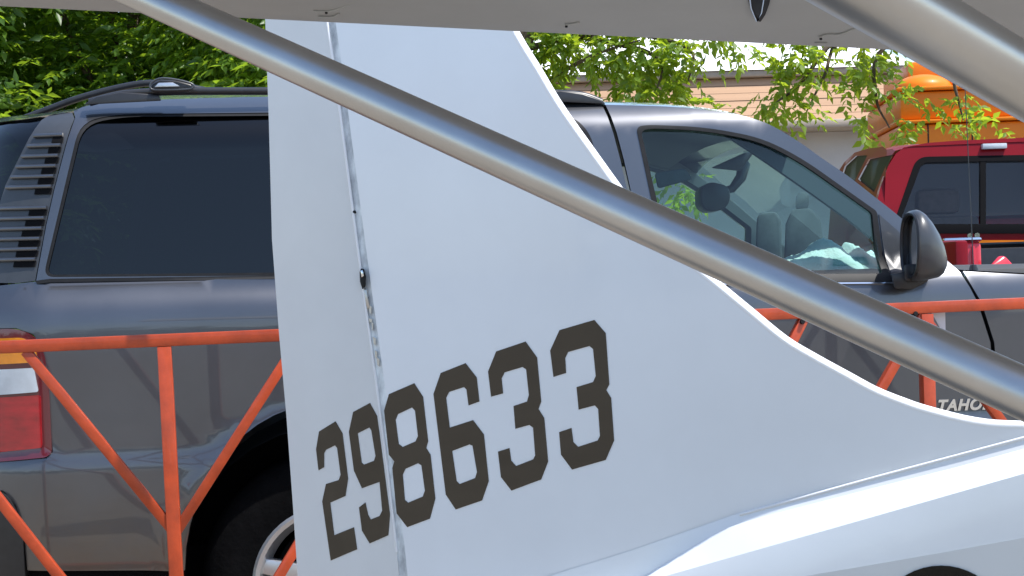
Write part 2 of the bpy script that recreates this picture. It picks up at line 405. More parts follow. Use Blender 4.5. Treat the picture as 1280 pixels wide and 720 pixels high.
hanging_tree('ash_tree', 'light green leafy tree right of the tail fin in front of the tan fascia',
    [(tk[0], tk[1], 0), (tk[0]+.05, tk[1], 1.4), (tk[0]+.25, tk[1], 2.6), (tk[0]+.5, tk[1], 3.6)],
    [[at(640, 150, 13.5), at(690, 100, 13.4), at(740, 70, 13.2), at(800, 50, 13)], [at(660, 60, 13.5), at(760, 40, 13.3), at(860, 60, 13.1), at(860, 105, 13)], [at(700, 40, 13.5), at(820, 70, 13.2), at(820, 118, 13)], [at(650, 20, 13.5), at(800, 20, 13.2), at(930, 45, 13.)]],
    [(665, 60, 32, 13.4, .9), (700, 62, 34, 13.4, 1), (735, 60, 34, 13.2, 1), (775, 62, 34, 13.2, 1), (812, 60, 32, 13.1, .9), (850, 58, 26, 13, .8), (890, 60, 18, 13, .45), (925, 56, 18, 13, .5), (672, 90, 13, 13.5, .6), (772, 85, 22, 13.2, .9),
     (790, 104, 24, 13.1, .9), (828, 100, 26, 13, 1), (822, 122, 16, 13, .7), (845, 118, 12, 13, .6), (864, 110, 12, 13, .3), (850, 80, 20, 13, .7), 
     (700, 20, 40, 13.4, .8), (800, 15, 40, 13.2, .8), (890, 20, 40, 13, .6), (850, 235, 34, 13.2, .6)], 21, .088)
tk2 = at(1420, 300, 12.5)
hanging_tree('ash_tree', 'drooping leafy branches above the red pickup and orange machine',
    [(tk2[0], tk2[1], 0), (tk2[0]-.05, tk2[1], 1.4), (tk2[0]-.2, tk2[1], 2.6), (tk2[0]-.5, tk2[1], 3.4)],
    [[at(1400, -60, 12.5), at(1200, -20, 12.4), at(1060, 40, 12.3), at(1030, 96, 12.2), at(1008, 140, 12.2)], [at(1060, 40, 12.3), at(1033, 60, 12.2), at(1000, 105, 12.2), at(968, 130, 12.2)], [at(1400, -60, 12.5), at(1260, 0, 12.4), at(1110, 55, 12.3), at(1095, 120, 12.3), at(1112, 160, 12.3)], [at(1200, -20, 12.4), at(1190, 80, 12.3), at(1204, 150, 12.3)]],
    [(960, 66, 16, 12.2, .6), (985, 72, 18, 12.2, .9), (1008, 74, 22, 12.2, 1), (1022, 88, 20, 12.2, 1), (985, 98, 20, 12.2, .9), (965, 112, 18, 12.2, .9), (975, 128, 14, 12.2, .8), (1004, 108, 16, 12.2, .6), (948, 124, 12, 12.2, .6), (890, 133, 10, 12.4, 1.1), (880, 130, 8, 12.4, 1.1), (920, 136, 9, 12.4, .6), (1008, 134, 10, 12.2, .25),
     (1062, 72, 18, 12.3, .9), (1085, 76, 18, 12.3, .9), (1100, 70, 14, 12.3, .6), (1078, 100, 18, 12.3, .7), (1060, 112, 12, 12.3, .6), (1098, 108, 16, 12.3, .8), (1116, 114, 14, 12.3, .6), (1062, 140, 13, 12.3, 1), (1080, 134, 10, 12.3, .7), (1120, 150, 14, 12.3, 1), (1106, 166, 11, 12.3, 1), (1132, 162, 9, 12.3, .7),
     (1150, 118, 14, 12.3, .35), (1170, 130, 14, 12.3, .4), (1192, 114, 12, 12.3, .5), (1200, 134, 14, 12.3, .6), (1196, 158, 12, 12.3, .7), (1238, 140, 14, 12.3, .8), (1228, 158, 11, 12.3, .9), (1248, 158, 9, 12.3, .8),
     (1000, 20, 40, 12.2, .7), (1100, 20, 40, 12.3, .7), (1200, 20, 40, 12.3, .7)], 18, .088)

# a grove far behind the camera, seen only in the paint and glass
def grove(cx, cy, n, sx, sy):
    B = np.stack([rng.uniform(-sx, sx, n)+cx, rng.uniform(-sy, sy, n)+cy, rng.uniform(.2, 1, n)**.7*7], 1)
    B[:, 2] *= .75+.25*np.sin(B[:, 0]*.35+B[:, 1]*.2)
    tag(leaf_mesh('distant_trees', B, rng.normal(0, 1, (n, 3)), rng.uniform(1, 2, n), M['grove'], None, 3, .9, .7), 'distant belt of trees across the apron', kind='stuff')
grove(0, -48, 2600, 70, 4)

# ------------------------------------------------------------------ long low building behind
bd = 22.
bf = Frame(at(640, 187, bd), rad(.4))
bl = empty('long_building', bf.O, bf.yaw, 'long low building with tan fascia boards and bright white roof', 'building')
zf = lambda y, x=980: bf.on(x, y)[2]
xl = bf.on(-400, 150)[0]; xr = bf.on(1131, 120)[0]
z_top, z_f0, z_b0 = zf(92), zf(152), zf(163)
nb = 6; hb = (z_top-z_f0)/nb
for i in range(nb):
    for (a, b) in ((xl, xl+9.), (xl+9.006, xl+17.2), (xl+17.206, xr)):
        k0 = .6*hb*i; j_ = random.uniform(0, .008)
        o = hull('fascia_board', [(xx, yy+j_, zz) for xx in (a, b) for yy, zz in ((k0, z_f0+hb*i), (k0+.6*hb, z_f0+hb*(i+1)-.005), (k0+.1, z_f0+hb*i), (k0+.6*hb+.1, z_f0+hb*(i+1)-.005))], M['fascia'], bl)
box('fascia_backing', (xl, .62, z_f0), (xr, .8, z_top), M['beam'], bl)
box('eaves_beam', (xl, -.25, z_b0), (xr+.05, .6, z_f0-.004), M['beam'], bl, .03)
box('gutter', (xl, .3, z_top+.003), (xr+.1, .7, zf(83)), M['beam'], bl, .03)
rz0 = zf(83)+.003
V = [(xl, .28, rz0), (xr+.15, .28, rz0), (xr+.15, 14, rz0+.1), (xl, 14, rz0+.1), (xl, .5, rz0+.1), (xr+.15, .5, rz0+.1), (xr-1.1, 6, rz0+2.0), (xl, 6, rz0+2.0), (xr-1.1, 8, rz0+2.0), (xl, 8, rz0+2.0)]
mesh('roof', V, [(0, 1, 5, 4), (4, 5, 6, 7), (7, 6, 8, 9), (9, 8, 2, 3), (1, 2, 8, 6, 5), (0, 3, 2, 1)], M['roof'], bl)
hull('wall', [(xl, .45, 0), (bf.on(1108, 260, .45)[0], .45, 0), (xl, .45, z_b0-.003), (bf.on(1090, 160, .45)[0], .45, z_b0-.003), (xl, 12, 0), (xr, 12, 0), (xl, 12, z_b0-.003), (xr-.6, 12, z_b0-.003)], M['stucco'], bl)

# ------------------------------------------------------------------ orange machine
mf = Frame(at(1200, 340, 16.), rad(-4))
mo = empty('orange_machine', mf.O, mf.yaw, 'big orange machine with a domed yellow-orange housing behind the red pickup', 'machine')
q = lambda x, y, off=0: mf.on(x, y, off)
x0, x1 = q(1124, 170)[0], q(1400, 170)[0]
box('lower_body', (x0+.0, 0, .25), (x1, 2.2, q(1124, 156)[2]), M['machine'], mo, .04)
box('ledge', (x0-.03, -.05, q(1124, 155.6)[2]+.002), (x1, 2.2, q(1124, 151)[2]), M['machine'], mo, .012)
box('upper_body', (x0+.02, .04, q(1124, 151)[2]+.002), (x1, 2.2, q(1124, 114)[2]), M['machine'], mo, .05)
box('rim', (x0-.02, .0, q(1124, 114)[2]+.002), (x1, 2.2, q(1124, 109)[2]), M['machine'], mo, .012)
dz = q(1124, 109)[2]; cx_ = q(1161, 100)[0]; rx = .5*(q(1198, 100)[0]-q(1124, 100)[0]); hz = q(1160, 88.5)[2]-dz
lathe('dome', [(rx*math.cos(a), hz*math.sin(a)) for a in np.linspace(0, math.pi/2-.01, 9)], M['machine'], mo, 28, cen=(0, 0, 0))
d_ = bpy.data.objects['dome']; d_.matrix_local = Matrix.Translation((cx_, rx+.05, dz+.002)) @ Matrix.Rotation(rad(90), 4, 'X')
box('cover', (q(1146, 80)[0], .55, dz+.05), (x1, 2.1, q(1160, 76, .55)[2]), M['machine'], mo, .05)
for a in (x0+.35, x0+1.6):
    lathe('wheel', [(.0, -.13), (.2, -.13), (.3, -.12), (.36, -.06), (.36, .06), (.3, .12), (.0, .12)], M['tyre'], mo, 24, cen=(a, .12, .36))
for xx in (1160, 1215): box('panel_seam', (q(xx, 160)[0]-.006, -.006, .4), (q(xx, 160)[0]+.006, .02, q(1124, 157)[2]), M['trim'], mo)

# ------------------------------------------------------------------ red pickup
tf = Frame(at(1110, 325, 9.), 0.)
tr = empty('red_pickup', tf.O, 0, 'dark red pickup truck facing away beyond the grey SUV bonnet', 'pickup truck')
def t_fn(x, z): return .28*max(0, z-1.48) + .0
zs = []
rear = [(1086, 300), (1094, 262), (1100, 236), (1110, 208), (1120, 192), (1130, 184), (1160, 178.5), (1200, 175.5), (1280, 172), (1400, 170), (1440, 176), (1455, 190), (1470, 236), (1480, 300)]
win_o = rounded([(1113, 292), (1146, 196, 14), (1426, 191, 14), (1462, 292)])
panel(tf, 'cab_back', rear, [win_o], t_fn, M['red'], tr, step=.06, thick=.05)
win_i = rounded([(1124, 280), (1153, 203, 8), (1419, 198, 8), (1452, 280)])
panel(tf, 'window_frame', win_o, [win_i], lambda x, z: t_fn(x, z)-.006, M['chassis'], tr, step=.06, thick=.03)
panel(tf, 'rear_window', win_i, [], lambda x, z: t_fn(x, z)+.012, M['smoke'], tr, step=.1, thick=0)
for xx in (1229, 1346):
    panel(tf, 'window_divider', [(xx-3.5, 281), (xx-3.5, 201), (xx+3.5, 201), (xx+3.5, 281)], [], lambda x, z: t_fn(x, z)-.004, M['chassis'], tr, step=.1, thick=.02)
# left side of the cab on the plane x = xs
xs = tf.on(1110, 208)[0]
def side_pt(px, py, lean=.28):
    q = tf.loc(hit(px, py, tf.O + tf.X*(xs), tf.X)); return q
class SideF:                      # outlines on the cab's left side, local (y, z)
    pass
def side_poly(pts): return [tuple(side_pt(x, y)[[1, 2]]) for x, y in pts]
def side_panel(name, outer, holes, mat, xoff=0, thick=.03):
    vs, fs = sheet2d(outer, holes, .12)
    lean = lambda z: .10*max(0, z-1.5)
    V = [(xs+lean(z)-xoff-.03, y, z) for y, z in vs]; n = len(V)
    return mesh(name, V, [tuple(f) for f in fs], mat, tr, True)
zt = t_fn(0, 1.7)
rq = side_poly([(1083, 199), (1111, 193.5), (1094, 240), (1072, 224)])
fq = side_poly([(1053, 208), (1066, 195), (1081, 194), (1068, 226), (1048, 232)])
so_ = side_poly([(1122, 182), (1100, 183.5), (1080, 186), (1064, 191), (1052, 203), (1040, 225), (1037, 300)])
so_ = [(t_fn(0, 1.7)+.02, so_[0][1])] + so_[1:] + [(0, .35), (0., 1.2)]
so_[-3] = (so_[-3][0], .35); 
ymax = max(p[0] for p in so_)
side_panel('cab_side', so_, [rq, fq], M['red'])
for nm, pl in (('side_window', rq), ('door_window', fq)): side_panel(nm, pl, [], M['side_glass'], -.01)
xr_ = tf.on(1455, 190)[0]
mesh('cab_side', [(xr_+.03+ .1*max(0, z-1.5)*-1, y, z) for y, z in so_], [tuple(range(len(so_)))], M['red'], tr)
zr = tf.on(1280, 172)[2]
yr0 = t_fn(0, zr)+.0; yr1 = so_[3][0]
rows = []
for (u, dzz) in ((0, -.09), (.03, -.03), (.09, -.008), (.5, .0), (.91, -.008), (.97, -.03), (1, -.09)):
    xx = xs+.03+(xr_-xs-.06)*u
    rows.append([(xx, yr0-.01, zr+dzz-.012), (xx, yr0+.06, zr+dzz+.004), (xx, (yr0+yr1)/2, zr+dzz+.02), (xx, yr1-.1, zr+dzz-.02), (xx, yr1+.5, zr+dzz-.42)])
loft('roof', [[p for p in r[:4]] for r in rows], M['red'], tr)
mesh('windshield', [(xs+.08, yr1-.1, zr-.06), (xr_-.08, yr1-.1, zr-.06), (xr_-.02, yr1+.55, zr-.5), (xs+.02, yr1+.55, zr-.5)], [(0, 1, 2, 3)], M['clear'], tr)
b3 = tf.on(1246, 181)
box('third_brake_lamp', (b3[0]-.05, yr0-.045, b3[2]-.016), (b3[0]+.09, yr0+.0, b3[2]+.016), M['lamp_clear'], tr, .006)
box('hood', (xs-.03, yr1+.5, .5), (xr_+.03, yr1+1.7, 1.36), M['red'], tr, .06)
# bed, towards the viewer
zb = tf.on(1200, 298)[2]; yb = -1.75
box('bed_side', (xs-.12, yb, .45), (xs-.06, -.03, zb-.03), M['red'], tr, .015)
box('bed_side', (xr_+.06, yb, .45), (xr_+.12, -.03, zb-.03), M['red'], tr, .015)
box('tailgate', (xs-.1, yb-.05, .5), (xr_+.1, yb-.004, zb-.24), M['red'], tr, .015)
box('bed_floor', (xs-.055, yb, .74), (xr_+.055, -.03, .80), M['plastic'], tr)
box('bed_front', (xs-.055, -.12, .805), (xr_+.055, -.075, zb-.06), M['plastic'], tr, .01)
for (a, b) in ((xs-.12, 1.75-.6), ): pass
for xx in (xs-.02, xr_+.02):
    for yy in (-1.05, 2.45):
        lathe('wheel', [(0, -.1), (.2, -.1), (.34, -.1), (.38, -.06), (.38, .06), (.34, .1), (0, .1)], M['tyre'], tr, 24)
        wo_ = bpy.context.scene.objects[-1] if False else [o for o in tr.children if o.name.startswith('wheel')][-1]
        wo_.matrix_local = Matrix.Translation((xx, yy, .38)) @ Matrix.Rotation(rad(90), 4, 'Z')
for xx in (xs+.38, xr_-.38):
    s_ = hull('seat_shape', [(xx+a, .42+b, c) for a in (-.24, .24) for (b, c) in ((0, .95), (.12, .95), (-.06, 1.58), (.05, 1.58))], M['upholstery'], tr, .04)
    box('headrest_shape', (xx-.13, .36, 1.59), (xx+.13, .46, 1.74), M['upholstery'], tr, .04)
box('dashboard', (xs+.05, yr1-.05, .9), (xr_-.05, yr1+.48, 1.42), M['dash'], tr, .04)
mm = tf.on(1172, 212, 1.0); box('rear_view_mirror', (mm[0]-.12, 1.0, mm[2]-.035), (mm[0]+.12, 1.03, mm[2]+.035), M['plastic'], tr, .015)
# things in the pickup bed
jf = Frame(at(1205, 322, 7.95), rad(-8))
jr = empty('fuel_can', jf.on(1205, 330)*0+jf.O+np.array([0, 0, .80]), jf.yaw, 'red plastic container with a silvery top standing in the pickup bed', 'container')
z0c = .80
a0 = jf.on(1181, 318)[0]; a1 = jf.on(1227, 318)[0]; zt_ = jf.on(1205, 303)[2]-z0c; zc = jf.on(1205, 297)[2]-z0c
box('body', (a0, 0, .0), (a1, .18, zt_), M['red_plastic'], jr, .02, 3)
box('top_band', (a0-.004, -.006, zt_+.002), (a1+.004, .186, zc), M['chrome'], jr, .01)
box('side_grip', (a0+.13, -.012, .1), (a0+.145, .0, zt_-.02), M['red_plastic'], jr, .003)
for xx in (1213, 1222):
    c = jf.on(xx, 295); lathe('cap', [(0, .014), (.010, .014), (.013, .01), (.013, -.01), (0, -.01)], M['chrome'], jr, 12, cen=(c[0], .02, zc+.009))
gf = Frame(at(1252, 322, 7.8), rad(12))
v = [gf.on(*p, off) for p, off in (((1234, 336), 0), ((1248, 320), .04), ((1256, 320), .02), ((1272, 337), 0), ((1236, 337), .22), ((1250, 322), .2), ((1270, 338), .22))]
gl_ = hull('folded_tarp', [(*p[:2], 0.80) for p in v[:1]+v[3:5]+v[6:]] + [p for p in v], M['red_plastic'], None, .008)
gl_.location = tuple(gf.O); gl_.rotation_euler = (0, 0, gf.yaw)
tag(gl_, 'peaked bright red bundle in the pickup bed right of the red container', 'tarp')

# ------------------------------------------------------------------ grey SUV
_p = at(412, 733, 4.83); sf = Frame(_p, rad(5)); W = 1.96
suv = empty('grey_suv', sf.O, sf.yaw, 'dark grey metallic SUV parked behind the orange barrier', 'SUV')
ZB = 1.335
def s_fn(x, z):
    y = 0.
    if z > 1.13: t = min(1, (z-1.13)/(ZB-1.13)); y += .085*t**4
    if z > ZB: y += (z-ZB)*.17
    if z > 1.765: y += (z-1.765)**2*7
    y -= .012*smoothstep(0, .05, .845-z)
    if z < .72: y += (.72-z)**2*.3
    xst = -.80 + max(0, z-ZB)*.22
    if x < xst:
        t = min(.985, (xst-x)/.42); y += .42*(1-math.sqrt(1-t*t))
    if x > 2.5: y += (x-2.5)**2*.25
    r = math.hypot(x-.0, z-.43); y -= .016*math.exp(-((r-.475)/.04)**2)
    return y
SP = lambda name, outer, holes=(), mat='pewter', fn=s_fn, **k: panel(sf, name, outer, list(holes), fn, M[mat], suv, **k)
arch = [(412+181*math.cos(a), 712-209*math.sin(a)) for a in np.linspace(0, math.pi, 25)]
roof_edge = [(92, 139), (110, 132), (150, 127.5), (200, 124.5), (260, 122.5), (330, 121), (420, 120), (560, 120.5), (680, 124), (752, 130)]
roof_edge = [tuple(p) for p in smooth_line(roof_edge, 3)]
roof_edge_f = [(757, 131), (800, 132), (840, 133.5), (880, 137), (923, 143.5), (950, 151), (973, 161.5), (1000, 178), (1025, 196), (1060, 220), (1092, 245), (1124, 270)]
roof_edge_s = [tuple(p) for p in smooth_line(roof_edge_f, 3)]
rwin_o = rounded([(54, 346.5, 14), (100, 152, 40), (150, 142.5, 30), (418, 140, 30), (418, 344, 14)])
rwin_i = rounded([(58.5, 343.5, 10), (103.5, 156, 40), (152, 146, 30), (414, 144, 30), (414, 340, 12)])
# body side behind the doors
SP('body_side', [(45, 352), (58, 281), (68, 237), (85, 173), (94, 147)] + roof_edge[:19] + [(430, 120), (436, 350), (470, 420), (560, 500), (592, 600), (593, 712)] + arch + [(231, 713), (34, 713), (30, 670), (20, 632), (4, 613), (-60, 611), (-100, 600), (-110, 577), (58, 573), (66, 565), (60, 480), (52, 434), (42, 418), (20, 410), (-110, 410), (-110, 372), (-60, 362), (0, 357)], [rwin_o], step=.04, thick=.02)
SP('window_seal', rwin_o, [rwin_i], 'trim', lambda x, z: s_fn(x, z)+.004, step=.04, thick=.02)
SP('rear_quarter_window', rwin_i, [], 'privacy', lambda x, z: s_fn(x, z)+.009, step=.06, thick=0)
SP('belt_moulding', [(44, 351), (62, 348.5), (340, 344.5), (432, 343.5), (432, 347.5), (340, 348.5), (62, 353), (46, 355)], [], 'trim', lambda x, z: s_fn(x, z)-.008, step=.04, thick=.015)
# doors
d1_rear = [(757, 131), (764, 146), (771, 166), (780, 200), (789, 240), (797, 290), (801, 345), (803, 420), (804, 560), (803, 706)]
rd_win = rounded([(470, 343, 12), (452, 150, 24), (716, 150, 34), (733, 168, 10), (752, 230, 10), (760, 343, 10)])
SP('rear_door', [(436, 121), (560, 120.5), (680, 124), (752, 130)] + [(x-4.5, y) for x, y in d1_rear[1:]] + [(602, 706), (598, 600), (566, 500), (476, 420), (441, 350)], [rd_win], step=.045, thick=.02)
SP('door_window', rd_win, [], 'privacy', lambda x, z: s_fn(x, z)+.009, step=.08, thick=0)
SP('window_seal', rounded([(466, 347, 14), (448, 146, 26), (718, 146, 36), (737, 166, 12), (757, 230, 10), (765, 347, 10)]), [rd_win], 'trim', lambda x, z: s_fn(x, z)-.004, step=.06, thick=.012)
fw_o = rounded([(838, 349, 6), (795, 158, 12), (812, 156, 8), (880, 158.5, 60), (952, 172, 50), (1003, 198, 40), (1055, 235, 30), (1096, 264, 4), (1114, 347, 3)])
fw_i = rounded([(844, 343, 4), (801, 163, 12), (816, 160.5, 8), (880, 163, 60), (950, 176.5, 50), (1001, 203, 40), (1052, 239, 30), (1090, 266, 4), (1103, 342, 3)])
door_front = [(1126, 272), (1150, 292), (1180, 322), (1200, 340), (1222, 378), (1238, 428), (1244, 515), (1244, 706)]
SP('front_door', roof_edge_s[:-1] + door_front + d1_rear[::-1], [fw_o], step=.04, thick=.02)
SP('window_seal', fw_o, [fw_i], 'trim', lambda x, z: s_fn(x, z)-.003, step=.05, thick=.02)
SP('door_window', fw_i, [], 'tint', lambda x, z: s_fn(x, z)+.012, step=.08, thick=0)
SP('mirror_patch', [(1099, 268), (1124, 290), (1136, 306), (1132, 346), (1116, 347)], [], 'pewter_dark', lambda x, z: s_fn(x, z)-.006, step=.05, thick=.01)
SP('belt_moulding', [(806, 349.5), (840, 348.5), (1116, 346.5), (1130, 346.5), (1130, 351), (1116, 352), (840, 354), (807, 355)], [], 'trim', lambda x, z: s_fn(x, z)-.008, step=.05, thick=.012)
SP('belt_strip', [(807, 355.5), (840, 354.5), (1116, 352.5), (1116, 354.3), (840, 356.3), (807, 357.3)], [], 'chrome', lambda x, z: s_fn(x, z)-.007, step=.05, thick=.008)
# wing beside the engine
archf = [(x+1.0*0, y) for x, y in []]
SP('fender', [(1204, 339), (1240, 341), (1300, 344), (1500, 352), (1720, 372), (1760, 420), (1770, 560), (1700, 560)] + [(1510+175*math.cos(a), 712-209*math.sin(a)) for a in np.linspace(.5, math.pi, 18)] + [(1334, 706), (1249, 706), (1249, 515), (1243, 428), (1227, 378)], step=.06, thick=.02)
# louvred pillar panel
SP('pillar_panel', [(-60, 352), (-44, 290), (0, 253), (7, 231), (30, 185), (52, 150), (62, 144), (78, 140.5), (90, 140.5), (93, 148), (84, 173), (67, 237), (57, 281), (44, 351), (20, 354)], [], 'pewter_dark', lambda x, z: s_fn(x, z)+.004, step=.03, thick=.02)
def lerp_line(y, P):
    for (xa, ya), (xb, yb) in zip(P, P[1:]):
        if ya <= y <= yb: return xa+(xb-xa)*(y-ya)/(yb-ya)
    return P[-1][0] if y > P[-1][1] else P[0][0]
RE = [(84, 160), (67, 237), (57, 281), (42, 352)]; LE_ = [(46, 160), (30, 186), (6, 232), (-2, 256), (-26, 300), (-40, 352)]
for g0, n_ in ((168.5, 6), (259.5, 6)):
    for i in range(n_):
        y = g0+i*12.9; yl = y+1.5
        xr2 = lerp_line(y, RE)-3.5; xl2 = lerp_line(yl, LE_)+3; xm = xr2-(xr2-xl2)*.36
        pts = [sf.surf(x_, yl+(y-yl)*(x_-xl2)/(xr2-xl2), s_fn)+np.array([0, -.002, 0]) for x_ in np.linspace(xl2, xr2, 7)]
        o = tube('louvre_slat', pts, .0066, M['pewter'], suv, 8)
        SP('vent_slot', [(xm, y+2.6), (xr2+.8, y+2.2), (xr2-.8, y+9.6), (xm-1.6, y+10)], [], 'chassis', lambda x, z: s_fn(x, z)-.0005, step=.03, thick=.003)
SP('rear_glass', [(-85, 352), (-85, 200), (-40, 162), (0, 153), (28, 149.5), (50, 146), (60, 147), (58, 149.5), (40, 184), (15, 230), (8, 252), (-36, 290), (-52, 352)], [], 'privacy', lambda x, z: s_fn(x, z)+.012, step=.04, thick=0)
# tail lamp
SP('tail_lamp', rounded([(-95, 411), (22, 411, 20), (44, 420, 16), (55, 440, 14), (61, 482, 20), (65, 566, 8), (57, 572, 6), (-95, 577)]), [], 'lamp_dark', lambda x, z: s_fn(x, z)-.006, step=.03, thick=.03)
lam = [o for o in suv.children if o.name.startswith('tail_lamp')][0]
for nm, pl, mt in (('amber_lens', rounded([(-90, 424), (30, 422, 8), (44, 434, 6), (47, 453, 4), (-90, 456)]), 'lamp_amber'), ('clear_lens', rounded([(-90, 462), (42, 460, 3), (48, 490, 3), (-90, 495)]), 'lamp_clear'), ('red_lens', rounded([(-90, 496), (51, 494, 4), (53, 560, 5), (-90, 566)]), 'lamp_red')):
    o = SP(nm, pl, [], mt, lambda x, z: s_fn(x, z)-.012, step=.03, thick=.006); o.parent = lam
# bumper, rear face, roof, bonnet
SP('rear_bumper', rounded([(-110, 616), (4, 614, 14), (19, 634, 14), (28, 670), (31, 722), (30, 760), (-110, 765)]), [], 'plastic', lambda x, z: s_fn(x, z)-.012, step=.04, thick=.1)
def col(px, ys): return [tuple(sf.surf(px, y, s_fn)) for y in ys]
edge = [tuple(sf.surf(x, y, s_fn)) for x, y in ((-84, 153), (-85, 200), (-85, 290), (-85, 352), (-109, 380), (-109, 600), (-109, 760))]
loft('tailgate', [[(e[0]+.008, e[1]+.015, e[2]) for e in edge], [(e[0]-.09, .55, e[2]) for e in edge], [(e[0]-.1, W/2, e[2]) for e in edge], [(e[0]-.09, W-.55, e[2]) for e in edge], [(e[0]+.008, W-e[1]-.015, e[2]) for e in edge]], M['pewter'], suv)
rp = [(-84, 153), (-40, 161), (0, 152.5), (28, 149), (56, 144.5), (88, 139.5)]
re3 = [sf.surf(x, y, s_fn) for x, y in [(-40, 161), (0, 152.5), (28, 149), (56, 144.5)] + roof_edge + roof_edge_f[:8]]
re3 = smooth_line(re3, 5)
rows = []
for e in re3:
    r = []
    for k in range(13):
        u = k/12; yy = e[1]+.0+(W-2*e[1])*u; hgt = .055*(1-abs(2*u-1)**3.0)
        r.append((e[0], yy, e[2]+hgt))
    rows.append(r)
loft('roof', rows, M['pewter'], suv)
fe = [sf.surf(x, y, s_fn) for x, y in ((1202, 338), (1240, 340), (1300, 343), (1500, 351), (1720, 371))]
rows = [[(e[0], e[1]+.0+(W-2*e[1])*k/10, e[2]+.002+.022*(1-abs(2*k/10-1)**2.6)) for k in range(11)] for e in fe]
loft('bonnet', rows, M['pewter'], suv)
x9 = fe[-1][0]
box('front_bumper', (x9-.05, .15, .4), (x9+.22, W-.15, .75), M['plastic'], suv, .05)
mesh('grille', [(x9+.02, .2, .75), (x9+.02, W-.2, .75), (x9, W-.2, fe[-1][2]+.03), (x9, .2, fe[-1][2]+.03)], [(0, 1, 2, 3)], M['plastic'], suv)
# windscreen and its far pillar
ws = [sf.surf(x, y, s_fn) for x, y in ((973, 161), (1000, 179), (1025, 197), (1060, 221), (1092, 246), (1124, 271), (1150, 293), (1200, 338))]
rows = [[(e[0]+.10*(1-abs(2*k/8-1)**2), e[1]+.02+(W-2*e[1]-.04)*k/8, e[2]-.004) for k in range(9)] for e in ws]
loft('windscreen', rows, M['clear'], suv)
panel(sf, 'pillar_trim', [(880, 152), (950, 160), (1003, 188), (1055, 226), (1112, 272), (1112, 318), (1096, 303), (1060, 274), (1018, 244), (975, 214), (940, 190)], [], lambda x, z: s_fn(x, z)+.09, M['dash2'], suv, step=.06, thick=.03)
# far side of the body
def l2(pts): return [tuple(sf.surf(x, y, s_fn)[[0, 2]]) for x, y in pts]
far_o = l2([(45, 352)] + roof_edge + roof_edge_f[:-1] + door_front[:4]) + l2([(1500, 352), (1720, 372)]) + l2([(1770, 560), (1690, 640), (1335, 712), (593, 712)]) + l2([(231, 713), (-100, 700), (-109, 372)])
panel2('body_side', far_o, [l2(rwin_i), l2(rd_win), l2(fw_i)], s_fn, M['pewter'], suv, step=.09, thick=.02, mirror=W)
panel2('rear_quarter_window', l2(rwin_i), [], s_fn, M['privacy'], suv, step=.1, thick=0, mirror=W)
panel2('door_window', l2(rd_win), [], s_fn, M['privacy'], suv, step=.1, thick=0, mirror=W)
panel2('door_window', l2(fw_i), [], s_fn, M['clear'], suv, step=.1, thick=0, mirror=W)
# interior
box('interior_floor', (-.75, .46, .55), (3.2, W-.46, .62), M['dash'], suv)
rr = [sf.surf(x, y, s_fn) for x, y in ((100, 136), (420, 121), (757, 131), (880, 138), (950, 152))]
loft('headliner', [[(e[0], e[1]+.06+(W-2*e[1]-.12)*k/6, e[2]-.045+.03*(1-abs(2*k/6-1)**2)) for k in range(7)] for e in rr], M['lining'], suv)
box('door_card', (.95, .075, .5), (1.72, .10, 1.28), M['dash'], suv, .01)
panel2('inner_trim', far_o, [l2(rwin_o), l2(rounded([(450, 344, 12), (450, 150, 24), (760, 150, 34), (760, 344, 10)])), l2(fw_o)], lambda x, z: s_fn(x, z)+.05, M['lining'], suv, step=.12, thick=0, mirror=W)
box('dashboard', (1.40, .12, .62), (2.35, W-.12, 1.305), M['dash'], suv, .05)
box('firewall', (2.2, .1, .5), (2.3, W-.1, 1.27), M['chassis'], suv)
def seat_shape(x, y, wdt, nm='seat_shape'):
    s = hull(nm, [(x+a, y+b*wdt/2, c) for b in (-1, 1) for a, c in ((0, .72), (.5, .75), (.5, .9), (.08, .9), (-.2, 1.42), (-.32, 1.40), (-.12, .72))], M['upholstery'], suv, .05, 3)
    return s
for yy in (.5, W-.5):
    seat_shape(.98, yy, .5); box('headrest_shape', (.66, yy-.15, 1.44), (.77, yy+.15, 1.62), M['upholstery'], suv, .05, 3)
seat_shape(.1, W/2, 1.4, 'rear_bench')
box('partition_trim', (-.72, .14, .6), (-.68, W-.14, 1.2), M['dash'], suv)
# mirror on the windscreen, seen through the door glass
def inside(px, py, off): return sf.on(px, py, off)
c = inside(885, 249, W*.5-.02); e = W*.5-.02
out = rounded([(870, 235, 8), (882, 229, 6), (904, 234, 8), (907, 250, 8), (900, 263, 8), (880, 266, 8), (870, 258, 8)])
mp_ = [inside(x, y, e)[[0, 2]] for x, y in out]
V = [(p[0], e-.09, p[1]) for p in mp_] + [(p[0]+.02, e+.12, p[1]) for p in mp_]; n = len(mp_)
bevel(mesh('rear_view_mirror', V, [tuple(range(n)), tuple(range(n, 2*n))[::-1]] + [(i, n+i, n+(i+1) % n, (i+1) % n) for i in range(n)], M['plastic'], suv), .006)
rv = [o for o in suv.children if o.name.startswith('rear_view_mirror')][0]
tube('mirror_arm', [inside(898, 240, e), inside(915, 236, e), inside(926, 222, e+.01), inside(930, 206, e+.02), inside(924, 196, e+.02)], [.012, .016, .02, .024, .02], M['plastic'], suv, 10)
hull('overhead_console', [inside(x, y, e+o) for x, y in ((888, 210), (928, 192), (944, 188), (926, 214)) for o in (-.14, .14)], M['plastic'], suv, .01)
hull('sun_visor', [inside(x, y, .42+o) for x, y in ((818, 216), (856, 210), (866, 224), (822, 236)) for o in (-.2, .16)], M['upholstery'], suv, .01)
